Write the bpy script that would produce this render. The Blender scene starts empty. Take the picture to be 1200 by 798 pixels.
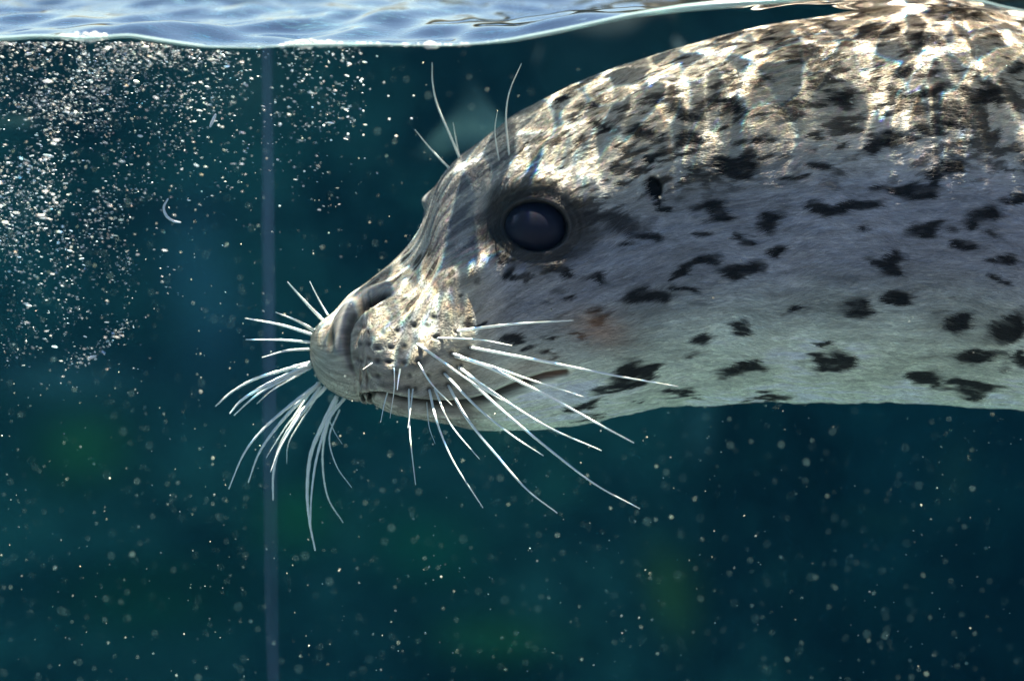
import bpy, bmesh, math, random
import numpy as np
from mathutils import Vector, Matrix

random.seed(7)
rng = np.random.default_rng(11)
SC = bpy.context.scene
COL = SC.collection
R = math.radians

# ------------------------------------------------------------------ camera
PITCH = R(4.0)
FPX = 2000.0                     # focal length in photo pixels (1200 wide)
CAM = np.array([0.0, -1.0, 0.06])
SHIFT = -345.0                   # vertical lens shift, photo pixels
cam_d = bpy.data.cameras.new('camera')
cam = bpy.data.objects.new('camera', cam_d)
COL.objects.link(cam)
cam.location = CAM
cam.rotation_euler = (R(90) - PITCH, 0, 0)
cam_d.sensor_width = 36.0
cam_d.lens = 36.0 * FPX / 1200.0
cam_d.shift_y = SHIFT / 1200.0
cam_d.clip_start = 0.02
cam_d.clip_end = 2000
cam_d.dof.use_dof = True
cam_d.dof.focus_distance = 1.0
cam_d.dof.aperture_fstop = 4.5
SC.camera = cam

# ------------------------------------------------------------------ light
SUN_EL, SUN_AZ = 77.0, 20.0      # azimuth: degrees from +Y (behind the seal) towards +X
w = bpy.data.worlds.new('World')
SC.world = w
w.use_nodes = True
nt = w.node_tree
bg = nt.nodes['Background']
sky = nt.nodes.new('ShaderNodeTexSky')
sky.sky_type = 'NISHITA'
sky.sun_disc = False
sky.sun_elevation = R(SUN_EL)
sky.sun_rotation = R(SUN_AZ)
sky.air_density = 0.75
sky.dust_density = 0.05
sky.ozone_density = 1.5
nt.links.new(sky.outputs[0], bg.inputs['Color'])
bg.inputs['Strength'].default_value = 0.05
sd = bpy.data.lights.new('sun', 'SUN')
sd.energy = 5.0
sd.angle = R(0.5)
sd.color = (1.0, 0.89, 0.72)
sun = bpy.data.objects.new('sun', sd)
COL.objects.link(sun)
to_sun = Vector((math.cos(R(SUN_EL)) * math.sin(R(SUN_AZ)), math.cos(R(SUN_EL)) * math.cos(R(SUN_AZ)), math.sin(R(SUN_EL))))
sun.rotation_euler = to_sun.to_track_quat('Z', 'Y').to_euler()
sun.location = (0, 1, 5)
SC.view_settings.view_transform = 'Standard'
SC.view_settings.look = 'None'
SC.view_settings.exposure = 1.75
SC.view_settings.gamma = 1.0
cy = SC.cycles
SC.cycles_curves.shape = 'THICK'
cy.max_bounces = 8
cy.diffuse_bounces = 2
cy.glossy_bounces = 3
cy.transmission_bounces = 4
cy.volume_bounces = 1
cy.transparent_max_bounces = 24
cy.use_denoising = True
cy.sample_clamp_indirect = 4.0

# ------------------------------------------------------------------ helpers
CP, SP = math.cos(PITCH), math.sin(PITCH)


def project(P):
    """World points (N,3) -> photo pixels."""
    d = P - CAM
    dep = d[..., 1] * CP - d[..., 2] * SP
    up = d[..., 1] * SP + d[..., 2] * CP
    return 600 + FPX * d[..., 0] / dep, 399 + SHIFT - FPX * up / dep


def at(px, py, Y):
    """The point of the plane y=Y seen at a photo pixel."""
    a = (px - 600) / FPX
    b = (399 + SHIFT - py) / FPX
    dy = CP - b * -SP * -1 if False else CP + b * SP
    dz = -SP + b * CP
    t = (Y - CAM[1]) / dy
    return np.stack(np.broadcast_arrays(CAM[0] + a * t, np.asarray(Y, float) + 0 * t, CAM[2] + dz * t), -1)


def mat(name):
    m = bpy.data.materials.new(name)
    m.use_nodes = True
    t = m.node_tree
    return m, t, t.nodes['Principled BSDF'], t.nodes['Material Output']


def N(t, kind, **kw):
    n = t.nodes.new(kind)
    for k, v in kw.items():
        if k in n.inputs:
            n.inputs[k].default_value = v
        else:
            setattr(n, k, v)
    return n


def link(name, me, m=None, parent=None, **props):
    o = bpy.data.objects.new(name, me)
    COL.objects.link(o)
    if m is not None and not me.materials:
        me.materials.append(m)
    if parent is not None:
        o.parent = parent
    for k, v in props.items():
        o[k] = v
    return o


def mesh_from(name, V, F, smooth=True):
    """V (N,3) and F (M,3|4) arrays -> mesh."""
    V = np.asarray(V, np.float32)
    F = np.asarray(F, np.int32)
    me = bpy.data.meshes.new(name)
    me.vertices.add(len(V))
    me.vertices.foreach_set('co', V.ravel())
    k = F.shape[1]
    me.loops.add(F.size)
    me.loops.foreach_set('vertex_index', F.ravel())
    me.polygons.add(len(F))
    me.polygons.foreach_set('loop_start', np.arange(0, F.size, k, dtype=np.int32))
    me.polygons.foreach_set('use_smooth', np.full(len(F), smooth))
    me.update(calc_edges=True)
    return me


def grid_faces(n, m, wrap=False):
    i = np.arange(n - 1)[:, None]
    j = np.arange(m if wrap else m - 1)[None, :]
    jn = (j + 1) % m
    return np.stack([i * m + j, (i + 1) * m + j, (i + 1) * m + jn, i * m + jn], -1).reshape(-1, 4)


def tube(path, radii, k=8):
    """Tapered tube round a polyline -> V, F."""
    P = np.asarray(path, float)
    T = np.gradient(P, axis=0)
    T /= np.linalg.norm(T, axis=1)[:, None] + 1e-12
    ref = np.array([0.0, 1.0, 0.0]) if abs(T[0][1]) < 0.8 else np.array([0.0, 0.0, 1.0])
    A = np.cross(T, ref)
    A /= np.linalg.norm(A, axis=1)[:, None]
    B = np.cross(T, A)
    th = np.linspace(0, 2 * math.pi, k, endpoint=False)
    V = P[:, None] + np.asarray(radii)[:, None, None] * (np.cos(th)[None, :, None] * A[:, None] + np.sin(th)[None, :, None] * B[:, None])
    V = V.reshape(-1, 3)
    n = len(P)
    F = [tuple(f) for f in grid_faces(n, k, True)]
    i0 = len(V)
    V = np.vstack([V, P[:1], P[-1:]])
    for j in range(k):
        jn = (j + 1) % k
        F.append((i0, j, jn, jn))
        F.append((i0 + 1, (n - 1) * k + jn, (n - 1) * k + j, (n - 1) * k + j))
    return V, F


def tube_mesh(name, path, radii, k=8):
    V, F = tube(path, radii, k)
    me = bpy.data.meshes.new(name)
    me.from_pydata([tuple(v) for v in V], [], [f[:3] if f[2] == f[3] else f for f in F])
    for p in me.polygons:
        p.use_smooth = True
    return me


def blur_field(shape, si, sj, seed):
    """Gaussian-filtered white noise on an array, unit variance."""
    r = np.random.default_rng(seed).standard_normal(shape)
    fi = np.fft.fftfreq(shape[0])[:, None]
    fj = np.fft.rfftfreq(shape[1])[None, :]
    H = np.exp(-2 * (math.pi ** 2) * ((si * fi) ** 2 + (sj * fj) ** 2))
    o = np.fft.irfft2(np.fft.rfft2(r) * H, s=shape)
    return (o - o.mean()) / (o.std() + 1e-9)


def sstep(a, b, x):
    t = np.clip((x - a) / (b - a), 0, 1)
    return t * t * (3 - 2 * t)


def curve_interp(pts, x, smooth=0.0):
    p = np.array(pts, float)
    y = np.interp(x, p[:, 0], p[:, 1])
    if smooth:
        xs = np.linspace(x.min(), x.max(), 1600)
        ys = np.interp(xs, p[:, 0], p[:, 1])
        s = smooth / (xs[1] - xs[0])
        r = int(3 * s) + 1
        ker = np.exp(-0.5 * (np.arange(-r, r + 1) / s) ** 2)
        ker /= ker.sum()
        pad = np.concatenate([2 * ys[0] - ys[r:0:-1], ys, 2 * ys[-1] - ys[-2:-r - 2:-1]])
        y = np.interp(x, xs, np.convolve(pad, ker, 'valid'))
    return y


def seg_dist(px, py, pts):
    """Distance to a polyline and the parameter (0..1) along it."""
    best = np.full(px.shape, 1e9)
    par = np.zeros(px.shape)
    pts = np.array(pts, float)
    L = np.linalg.norm(np.diff(pts, axis=0), axis=1)
    cum = np.concatenate([[0], np.cumsum(L)])
    for k in range(len(L)):
        a, b = pts[k], pts[k + 1]
        d = b - a
        t = np.clip(((px - a[0]) * d[0] + (py - a[1]) * d[1]) / (d @ d), 0, 1)
        dd = np.hypot(px - a[0] - t * d[0], py - a[1] - t * d[1])
        m = dd < best
        best = np.where(m, dd, best)
        par = np.where(m, (cum[k] + t * L[k]) / cum[-1], par)
    return best, par


def smooth_path(pts, n):
    """Catmull-Rom through control points."""
    P = np.array(pts, float)
    if len(P) == 2:
        t = np.linspace(0, 1, n)[:, None]
        return P[0] * (1 - t) + P[1] * t
    P = np.vstack([2 * P[0] - P[1], P, 2 * P[-1] - P[-2]])
    out = []
    m = len(P) - 3
    for t in np.linspace(0, m - 1e-6, n):
        k = int(t)
        f = t - k
        a, b, c, d = P[k:k + 4]
        out.append(0.5 * (2 * b + (c - a) * f + (2 * a - 5 * b + 4 * c - d) * f * f + (3 * b - a - 3 * c + d) * f ** 3))
    return np.array(out)


PANE_Y = -0.120                  # wet face of the acrylic window

# ================================================================== SETTING
# ---- ground outside the tank
m_ground, t, b, o_ = mat('paving')
n = N(t, 'ShaderNodeTexNoise', Scale=9.0, Detail=8.0)
cr = N(t, 'ShaderNodeValToRGB')
cr.color_ramp.elements[0].color = (0.045, 0.044, 0.042, 1)
cr.color_ramp.elements[1].color = (0.075, 0.073, 0.07, 1)
t.links.new(n.outputs[0], cr.inputs[0])
t.links.new(cr.outputs[0], b.inputs['Base Color'])
b.inputs['Roughness'].default_value = 0.9
g = 600.0
link('ground', mesh_from('ground', [(-g, -g, -1.72), (g, -g, -1.72), (g, g, -1.72), (-g, g, -1.72)], [(0, 1, 2, 3)], False), m_ground, kind='structure')

# ---- tank floor: pale sand
m_sand, t, b, o_ = mat('sand')
n = N(t, 'ShaderNodeTexNoise', Scale=14.0, Detail=8.0)
cr = N(t, 'ShaderNodeValToRGB')
cr.color_ramp.elements[0].color = (0.52, 0.52, 0.42, 1)
cr.color_ramp.elements[1].color = (0.68, 0.67, 0.55, 1)
t.links.new(n.outputs[0], cr.inputs[0])
t.links.new(cr.outputs[0], b.inputs['Base Color'])
b.inputs['Roughness'].default_value = 0.95
nx, ny = 80, 60
X, Y = np.meshgrid(np.linspace(-2.3, 2.3, nx), np.linspace(-0.16, 2.7, ny), indexing='ij')
Z = -1.62 + 0.03 * blur_field((nx, ny), 5, 5, 3)
link('tank_floor', mesh_from('tank_floor', np.stack([X, Y, Z], -1).reshape(-1, 3), grid_faces(nx, ny)), m_sand, kind='structure')

# ---- rock wall round the back and sides, rising above the water
m_rock, t, b, o_ = mat('dark_rock')
tc = N(t, 'ShaderNodeTexCoord')
n1 = N(t, 'ShaderNodeTexNoise', Scale=3.6, Detail=5.0, Roughness=0.6)
n2 = N(t, 'ShaderNodeTexNoise', Scale=2.3, Detail=3.0)
mp = N(t, 'ShaderNodeMapping')
mp.inputs['Location'].default_value = (3.1, 1.7, 5.2)
t.links.new(tc.outputs['Object'], n1.inputs['Vector'])
t.links.new(tc.outputs['Object'], mp.inputs['Vector'])
t.links.new(mp.outputs[0], n2.inputs['Vector'])
cr = N(t, 'ShaderNodeValToRGB')
cr.color_ramp.elements[0].position = 0.35
cr.color_ramp.elements[0].color = (0.010, 0.014, 0.013, 1)
cr.color_ramp.elements[1].position = 0.7
cr.color_ramp.elements[1].color = (0.22, 0.20, 0.13, 1)
t.links.new(n1.outputs[0], cr.inputs[0])
ca = N(t, 'ShaderNodeValToRGB')
ca.color_ramp.elements[0].position = 0.5
ca.color_ramp.elements[0].color = (0, 0, 0, 1)
ca.color_ramp.elements[1].position = 0.68
ca.color_ramp.elements[1].color = (1, 1, 1, 1)
t.links.new(n2.outputs[0], ca.inputs[0])
mx = N(t, 'ShaderNodeMix', data_type='RGBA')
mx.inputs['B'].default_value = (0.05, 0.10, 0.025, 1) if False else (0, 0, 0, 1)
mx.inputs[7].default_value = (0.07, 0.13, 0.03, 1)
ga = N(t, 'ShaderNodeAttribute', attribute_name='growth_haze')
t.links.new(ga.outputs['Alpha'], mx.inputs[0])
t.links.new(ga.outputs['Color'], mx.inputs[7])
t.links.new(cr.outputs[0], mx.inputs[6])
t.links.new(mx.outputs[2], b.inputs['Base Color'])
b.inputs['Roughness'].default_value = 0.85


GROWTH_HAZE = [(85, 520, 70, 75, (0.08, 0.13, 0.025)), (60, 425, 110, 45, (0.17, 0.14, 0.10)), (225, 320, 55, 150, (0.15, 0.13, 0.12)), (170, 720, 130, 60, (0.04, 0.11, 0.03)),
          (770, 690, 40, 80, (0.17, 0.13, 0.02)), (560, 740, 80, 50, (0.10, 0.15, 0.04)), (545, 500, 60, 40, (0.13, 0.11, 0.05)), (480, 640, 90, 60, (0.03, 0.10, 0.04)),
          (1105, 525, 38, 55, (0.20, 0.13, 0.06)), (840, 500, 35, 40, (0.15, 0.12, 0.09)), (1010, 570, 70, 25, (0.12, 0.11, 0.05)), (700, 70, 60, 60, (0.16, 0.08, 0.06)),
          (330, 620, 60, 60, (0.05, 0.12, 0.03)), (280, 110, 60, 50, (0.16, 0.11, 0.07)), (640, 560, 60, 50, (0.06, 0.09, 0.05)), (420, 480, 60, 40, (0.03, 0.09, 0.05))]


def rock_sheet(name, path, zlo, zhi, over, seed, amp=0.07, thick=0.25):
    """A lumpy wall of rock that follows a plan path; zhi may vary along it. Has a top and a back."""
    nu, nv = 240, 120
    sp = np.linspace(0, 1, nu)
    P = smooth_path(path, nu)
    T = np.gradient(P, axis=0)
    T /= np.linalg.norm(T, axis=1)[:, None]
    Nn = np.stack([T[:, 1], -T[:, 0]], -1)
    d = amp * (0.7 * blur_field((nu, nv), 17, 10, seed) + 0.35 * blur_field((nu, nv), 5.5, 4.0, seed + 1) + 0.12 * blur_field((nu, nv), 2, 2, seed + 2))
    zh = np.asarray(zhi(sp))
    v = np.linspace(0, 1, nv)
    V = np.zeros((nu, nv + 2, 3))
    V[:, :nv, 0] = P[:, None, 0] + Nn[:, None, 0] * d
    V[:, :nv, 1] = P[:, None, 1] + Nn[:, None, 1] * d
    V[:, :nv, 2] = zlo + (zh[:, None] - zlo) * v + 0.2 * d * np.sin(v * math.pi)
    # unseen overhang added to shade the water: the rim leans out by OVER
    lean = np.asarray(over(sp))[:, None] * sstep(0.78, 1.0, v)[None, :]
    V[:, :nv, 0] += Nn[:, None, 0] * lean
    V[:, :nv, 1] += Nn[:, None, 1] * lean
    V[:, nv] = V[:, nv - 1]
    V[:, nv, :2] -= Nn * thick
    V[:, nv + 1] = V[:, nv]
    V[:, nv + 1, 2] = zlo
    # green, olive and brown patches growing on the rock, plus painted grey-brown haze
    qx, qy = project(V)
    g_ = np.zeros((nu, nv + 2, 4), np.float32)
    n1 = blur_field((nu, nv + 2), 9, 7, seed + 5)
    n2 = blur_field((nu, nv + 2), 9, 7, seed + 6)
    for x_, y_, a_, b_, c_ in GROWTH_HAZE:
        m_ = np.exp(-(((qx - x_ + 22 * n1) / a_) ** 2 + ((qy - y_ + 22 * n2) / b_) ** 2)) * (V[..., 1] > 0.8)
        g_[..., :3] = g_[..., :3] * (1 - m_[..., None]) + np.array(c_) * np.array([2.2, 1.5, 1.5]) * m_[..., None]
        g_[..., 3] = np.maximum(g_[..., 3], m_)
    me = mesh_from(name, V.reshape(-1, 3), grid_faces(nu, nv + 2))
    me.color_attributes.new('growth_haze', 'FLOAT_COLOR', 'POINT').data.foreach_set('color', g_.ravel())
    return link(name, me, m_rock, kind='structure')


rock_sheet('rock_wall', [(-2.2, -0.1), (-1.9, 0.9), (-1.2, 1.55), (-0.3, 1.7), (0.3, 1.7), (0.7, 2.2), (1.5, 2.1), (2.0, 1.2), (2.2, -0.1)], -1.66,
           lambda s: 0.06 + 0.03 * np.sin(s * 31) + 0.14 * sstep(0.48, 0.53, s) + 0.3 * sstep(0.58, 0.66, s), lambda s: 0.6 * sstep(0.62, 0.80, s), 21)

# ---- added reflector: pale ledge below the frame that throws light up at the belly
m_bounce_ledge, t, b, o_ = mat('pale_reflector')
n = N(t, 'ShaderNodeTexNoise', Scale=8.0, Detail=6.0)
cr = N(t, 'ShaderNodeValToRGB')
cr.color_ramp.elements[0].color = (0.62, 0.66, 0.58, 1)
cr.color_ramp.elements[1].color = (0.80, 0.80, 0.74, 1)
t.links.new(n.outputs[0], cr.inputs[0])
t.links.new(cr.outputs[0], b.inputs['Base Color'])
b.inputs['Roughness'].default_value = 0.9


# ---- acrylic window, with the bluish joint between two panes
m_pane = bpy.data.materials.new('acrylic')
m_pane.use_nodes = True
t = m_pane.node_tree
t.nodes.remove(t.nodes['Principled BSDF'])
tr = N(t, 'ShaderNodeBsdfTransparent')
tr.inputs[0].default_value = (0.985, 0.99, 0.99, 1)
t.links.new(tr.outputs[0], t.nodes['Material Output'].inputs['Surface'])


def box(x0, x1, y0, y1, z0, z1):
    V = [(x, y, z) for x in (x0, x1) for y in (y0, y1) for z in (z0, z1)]
    F = [(0, 1, 3, 2), (4, 6, 7, 5), (0, 4, 5, 1), (2, 3, 7, 6), (0, 2, 6, 4), (1, 5, 7, 3)]
    return V, F


V, F = box(-2.25, 2.25, PANE_Y - 0.03, PANE_Y - 0.002, -1.66, 0.3)
pane = link('window_pane', mesh_from('window_pane', V, F, False), m_pane, kind='structure')
V, F = box(-2.2, 2.2, PANE_Y + 0.004, 0.17, -1.65, -0.60)
link('bounce_ledge', mesh_from('bounce_ledge', V, F, False), m_bounce_ledge, kind='structure')
m_joint, t, b, o_ = mat('bonded_joint')
b.inputs['Base Color'].default_value = (0.28, 0.42, 0.70, 1)
b.inputs['Roughness'].default_value = 0.35
trn = N(t, 'ShaderNodeBsdfTransparent')
ms = N(t, 'ShaderNodeMixShader')
tc = N(t, 'ShaderNodeTexCoord')
nz = N(t, 'ShaderNodeTexNoise', Scale=9.0, Detail=3.0)
mr = N(t, 'ShaderNodeMapRange')
mr.inputs[1].default_value, mr.inputs[2].default_value = 0.3, 0.7
mr.inputs[3].default_value, mr.inputs[4].default_value = 0.05, 0.21
t.links.new(nz.outputs[0], mr.inputs[0])
ja_n = N(t, 'ShaderNodeAttribute', attribute_name='body')
mm = N(t, 'ShaderNodeMath', operation='MULTIPLY')
t.links.new(mr.outputs[0], mm.inputs[0])
t.links.new(ja_n.outputs['Fac'], mm.inputs[1])
mpj = N(t, 'ShaderNodeMapping')
mpj.inputs['Scale'].default_value = (22, 1, 0.6)
t.links.new(tc.outputs['Object'], mpj.inputs['Vector'])
t.links.new(mpj.outputs[0], nz.inputs['Vector'])
t.links.new(mm.outputs[0], ms.inputs[0])
t.links.new(trn.outputs[0], ms.inputs[1])
t.links.new(b.outputs[0], ms.inputs[2])
t.links.new(ms.outputs[0], o_.inputs['Surface'])
JY = PANE_Y - 0.0010
rows = np.linspace(48, 840, 60)
NU = 13
us = np.linspace(0, 1, NU)
wob = 0.0005 * blur_field((60, 1), 4, 0, 5)[:, 0]
V, ev = [], []
for u_ in us:
    Lc = at(303.0 + 18.0 * u_ + (rows - 50) * 0.0095, rows, JY)
    Lc[:, 0] += wob * (1 - u_)
    Lc[:, 1] += 0.0007 * (2 * u_ - 1) ** 2
    V.append(Lc)
    ev.append(np.full(60, (1 - abs(2 * u_ - 1) ** 2.5)))
V = np.stack(V, 1).reshape(-1, 3)
ev = np.stack(ev, 1).reshape(-1)
jm = mesh_from('pane_joint', V, grid_faces(60, NU))
ja = jm.attributes.new('body', 'FLOAT', 'POINT')
ja.data.foreach_set('value', ev.astype(np.float32))
link('pane_joint', jm, m_joint, parent=pane)

# ---- the body of sea water (volume only)
m_water = bpy.data.materials.new('sea_water')
m_water.use_nodes = True
t = m_water.node_tree
t.nodes.remove(t.nodes['Principled BSDF'])
vs = N(t, 'ShaderNodeVolumeScatter')
vs.inputs['Color'].default_value = (0.10, 0.50, 0.80, 1)
vs.inputs['Density'].default_value = 0.016
vs.inputs['Anisotropy'].default_value = 0.2
va = N(t, 'ShaderNodeVolumeAbsorption')
va.inputs['Color'].default_value = (0.02, 0.595, 0.79, 1)
va.inputs['Density'].default_value = 0.85
ad = N(t, 'ShaderNodeAddShader')
t.links.new(vs.outputs[0], ad.inputs[0])
t.links.new(va.outputs[0], ad.inputs[1])
t.links.new(ad.outputs[0], t.nodes['Material Output'].inputs['Volume'])
V, F = box(-2.4, 2.4, PANE_Y + 0.001, 2.75, -1.7, -0.004)
link('water', mesh_from('water', V, F, False), m_water, kind='structure')

# ---- water surface: rippled sheet, heaped up against the glass on the right by the seal
MEN = [(-400, 44), (0, 46), (40, 43), (75, 44), (100, 46), (150, 42), (200, 50), (240, 55.5), (300, 56.5), (345, 53.5), (430, 52.5), (520, 54), (560, 52),
       (600, 47.5), (650, 38), (700, 27), (740, 18.5), (800, 10), (850, 5.5), (900, 2), (950, -2), (1050, -6), (1110, -3), (1146, 1), (1176, 9), (1210, 15), (1300, 36), (1500, 46), (1900, 48)]
men_px = np.linspace(-390, 1890, 1200)
men_row = curve_interp(MEN, men_px, 7.0)
men_pt = at(men_px, men_row, PANE_Y)


def men_z(x):
    return np.interp(x, men_pt[:, 0], men_pt[:, 2])


def waves(n, lmin, lmax, seed, main=0.6, spread=1.0):
    r = np.random.default_rng(seed)
    lam = np.exp(r.uniform(math.log(lmin), math.log(lmax), n))
    ang = main + r.normal(0, spread, n)
    k = 2 * math.pi / lam
    return k * np.cos(ang), k * np.sin(ang), r.uniform(0, 2 * math.pi, n), k


_r = np.random.default_rng(23)
kx = 2 * math.pi / np.exp(_r.uniform(math.log(0.03), math.log(0.5), 40)) * _r.choice((-1, 1), 40)
ky = 2 * math.pi / np.exp(_r.uniform(math.log(0.09), math.log(1.0), 40))
ph = _r.uniform(0, 2 * math.pi, 40)
amp = 0.050 / np.maximum(ky, np.abs(kx) * 0.35) / math.sqrt(40) * 1.41


def ripple(x, y):
    s = np.zeros(np.broadcast(x, y).shape)
    for a, b_, c, d in zip(kx, ky, ph, amp):
        s += d * np.sin(a * x + b_ * y + c)
    return s


def water_height(x, y):
    u = np.clip(y - PANE_Y, 0, None)
    return men_z(x) * np.exp(-(u / 0.22) ** 1.5) + ripple(x, y) * (1 - np.exp(-u / 0.03))


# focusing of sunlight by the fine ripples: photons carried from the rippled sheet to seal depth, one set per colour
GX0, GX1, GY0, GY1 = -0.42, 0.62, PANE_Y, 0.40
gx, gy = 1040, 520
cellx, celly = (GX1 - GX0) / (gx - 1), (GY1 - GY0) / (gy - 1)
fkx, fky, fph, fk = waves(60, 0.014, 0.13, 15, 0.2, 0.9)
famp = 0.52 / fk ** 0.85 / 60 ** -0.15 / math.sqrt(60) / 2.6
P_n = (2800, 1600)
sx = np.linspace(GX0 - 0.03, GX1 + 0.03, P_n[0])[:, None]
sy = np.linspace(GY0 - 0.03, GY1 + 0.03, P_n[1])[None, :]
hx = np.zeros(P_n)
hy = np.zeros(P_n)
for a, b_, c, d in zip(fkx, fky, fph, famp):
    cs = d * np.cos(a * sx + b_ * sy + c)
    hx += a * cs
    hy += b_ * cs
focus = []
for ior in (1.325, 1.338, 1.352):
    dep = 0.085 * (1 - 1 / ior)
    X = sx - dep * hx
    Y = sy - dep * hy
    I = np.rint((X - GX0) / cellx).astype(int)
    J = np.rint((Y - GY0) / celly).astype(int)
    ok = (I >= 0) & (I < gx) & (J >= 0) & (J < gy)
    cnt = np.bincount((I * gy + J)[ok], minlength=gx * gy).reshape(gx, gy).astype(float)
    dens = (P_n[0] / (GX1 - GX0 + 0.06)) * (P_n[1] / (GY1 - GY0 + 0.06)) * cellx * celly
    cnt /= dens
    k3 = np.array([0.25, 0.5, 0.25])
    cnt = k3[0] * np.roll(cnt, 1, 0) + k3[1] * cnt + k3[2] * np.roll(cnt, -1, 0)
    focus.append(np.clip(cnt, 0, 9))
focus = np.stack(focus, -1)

m_surf = bpy.data.materials.new('water_surface')
m_surf.use_nodes = True
t = m_surf.node_tree
t.nodes.remove(t.nodes['Principled BSDF'])
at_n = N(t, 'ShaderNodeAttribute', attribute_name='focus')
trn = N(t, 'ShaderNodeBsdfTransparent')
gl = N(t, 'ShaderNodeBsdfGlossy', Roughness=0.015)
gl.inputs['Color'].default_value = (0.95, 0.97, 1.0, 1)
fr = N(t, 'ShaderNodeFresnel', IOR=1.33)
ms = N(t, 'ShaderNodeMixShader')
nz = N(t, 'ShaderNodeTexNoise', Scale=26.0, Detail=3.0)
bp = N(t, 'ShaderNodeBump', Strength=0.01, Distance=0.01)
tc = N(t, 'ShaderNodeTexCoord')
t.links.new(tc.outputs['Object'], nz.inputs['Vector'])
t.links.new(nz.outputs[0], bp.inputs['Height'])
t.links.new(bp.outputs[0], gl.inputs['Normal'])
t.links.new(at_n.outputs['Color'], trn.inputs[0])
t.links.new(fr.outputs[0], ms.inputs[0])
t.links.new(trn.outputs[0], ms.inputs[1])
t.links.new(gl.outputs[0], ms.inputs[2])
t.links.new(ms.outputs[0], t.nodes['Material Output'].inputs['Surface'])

# one sheet: fine grid over the seal, coarser grid around it
xs = np.concatenate([np.linspace(-2.35, GX0, 150)[:-1], np.linspace(GX0, GX1, gx), np.linspace(GX1, 2.35, 140)[1:]])
ys = np.concatenate([np.linspace(GY0, GY1, gy), np.linspace(GY1, 2.5, 280)[1:]])
X, Y = np.meshgrid(xs, ys, indexing='ij')
Z = water_height(X, Y)
me = mesh_from('water_surface', np.stack([X, Y, Z], -1).reshape(-1, 3), grid_faces(len(xs), len(ys)))
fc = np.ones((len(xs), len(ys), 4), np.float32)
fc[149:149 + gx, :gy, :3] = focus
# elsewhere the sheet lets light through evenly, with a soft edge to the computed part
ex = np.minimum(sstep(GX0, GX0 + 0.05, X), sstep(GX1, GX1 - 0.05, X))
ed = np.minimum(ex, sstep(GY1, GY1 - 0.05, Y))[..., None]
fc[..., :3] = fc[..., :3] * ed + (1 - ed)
ca = me.color_attributes.new('focus', 'FLOAT_COLOR', 'POINT')
ca.data.foreach_set('color', fc.ravel())
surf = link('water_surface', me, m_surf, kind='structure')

# meniscus: the bright rounded lip of water against the glass
m_men, t, b, o_ = mat('meniscus')
b.inputs['Base Color'].default_value = (0.50, 0.70, 0.68, 1)
b.inputs['Roughness'].default_value = 0.12
b.inputs['Transmission Weight'].default_value = 0.25
b.inputs['IOR'].default_value = 1.33
path = men_pt[::2].copy()
path[:, 1] += 0.0012
rad = 0.00068 + 0.0003 * np.clip(blur_field((len(path), 1), 12, 0, 9)[:, 0], -1, 1.5) + 0.0010 * sstep(0.0, 0.08, path[:, 0]) * (1 - sstep(0.14, 0.22, path[:, 0]))
link('meniscus', tube_mesh('meniscus', path, rad, 8), m_men, parent=surf)

# ================================================================== SEAL
TOP = [(362.2, 408), (363, 398), (364.5, 392), (368, 385), (375, 377.5), (384, 371), (392, 365.5), (397.6, 358), (409, 344), (425, 334.5), (438, 324), (453, 312.5),
       (468, 299), (480, 286), (489, 273), (496, 260), (501, 248), (505, 235), (510, 220), (517, 206), (528, 193.5), (540, 181.5), (568, 162), (590, 145), (600, 136),
       (645, 112.6), (675, 97.5), (720, 80), (760, 67), (785, 59.5), (850, 41), (900, 29.5), (975, 18.5), (1050, 2.5), (1090, -2), (1125, 1), (1150, 8),
       (1181, 17.5), (1230, 32), (1320, 55), (1450, 95), (1600, 150), (1750, 210), (1850, 260), (1900, 300)]
BOT = [(362.2, 408), (363, 420), (366, 431), (372.5, 443), (385, 456.6), (400, 465), (415, 469), (430, 468.5), (438, 467), (440, 471), (446, 476), (458, 483), (478, 487.5), (500, 492),
       (550, 502), (600, 504), (633, 503), (675, 497), (713, 490), (738, 485), (763, 478.5), (800, 473.5), (850, 471.5), (900, 470), (1000, 469.5), (1050, 471),
       (1100, 473), (1150, 476), (1200, 479), (1320, 480), (1450, 460), (1600, 420), (1750, 370), (1850, 330), (1900, 302)]
cols = np.concatenate([362.2 + np.linspace(0, 1, 40) ** 2 * 22, np.arange(385, 1262, 1.0), np.arange(1262, 1900, 6.0), [1899.0]])
NC = len(cols)
top_r = np.interp(cols, *np.array(TOP).T)
bot_r = np.interp(cols, *np.array(BOT).T)
sm_t = curve_interp(TOP, cols, 5.0)
sm_b = curve_interp(BOT, cols, 6.0)
bl = sstep(372, 400, cols)
top_r = top_r * (1 - bl) + sm_t * bl
bl = sstep(372, 400, cols) * (1 - np.exp(-((cols - 439) / 7.0) ** 2))
bot_r = bot_r * (1 - bl) + sm_b * bl
y_near = curve_interp([(362.2, .030), (366, .020), (374, .010), (388, .001), (410, -.008), (440, -.015), (475, -.019), (520, -.013), (570, -.005), (628, -.001), (700, .000),
                       (760, -.002), (850, -.012), (950, -.024), (1080, -.034), (1200, -.040), (1400, -.03), (1650, .02), (1800, .07), (1900, .12)], cols, 9.0)
y_far = curve_interp([(362.2, .030), (366, .043), (374, .052), (400, .062), (450, .085), (495, .112), (540, .132), (600, .148), (700, .165), (800, .182), (950, .212), (1200, .24),
                      (1400, .25), (1650, .22), (1800, .18), (1900, .122)], cols, 9.0)
y_top = curve_interp([(362.2, .030), (380, .028), (400, .028), (450, .042), (480, .058), (500, .066), (530, .073), (560, .075), (650, .074), (800, .084), (1000, .096), (1200, .10),
                      (1500, .11), (1900, .121)], cols, 9.0)
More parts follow.
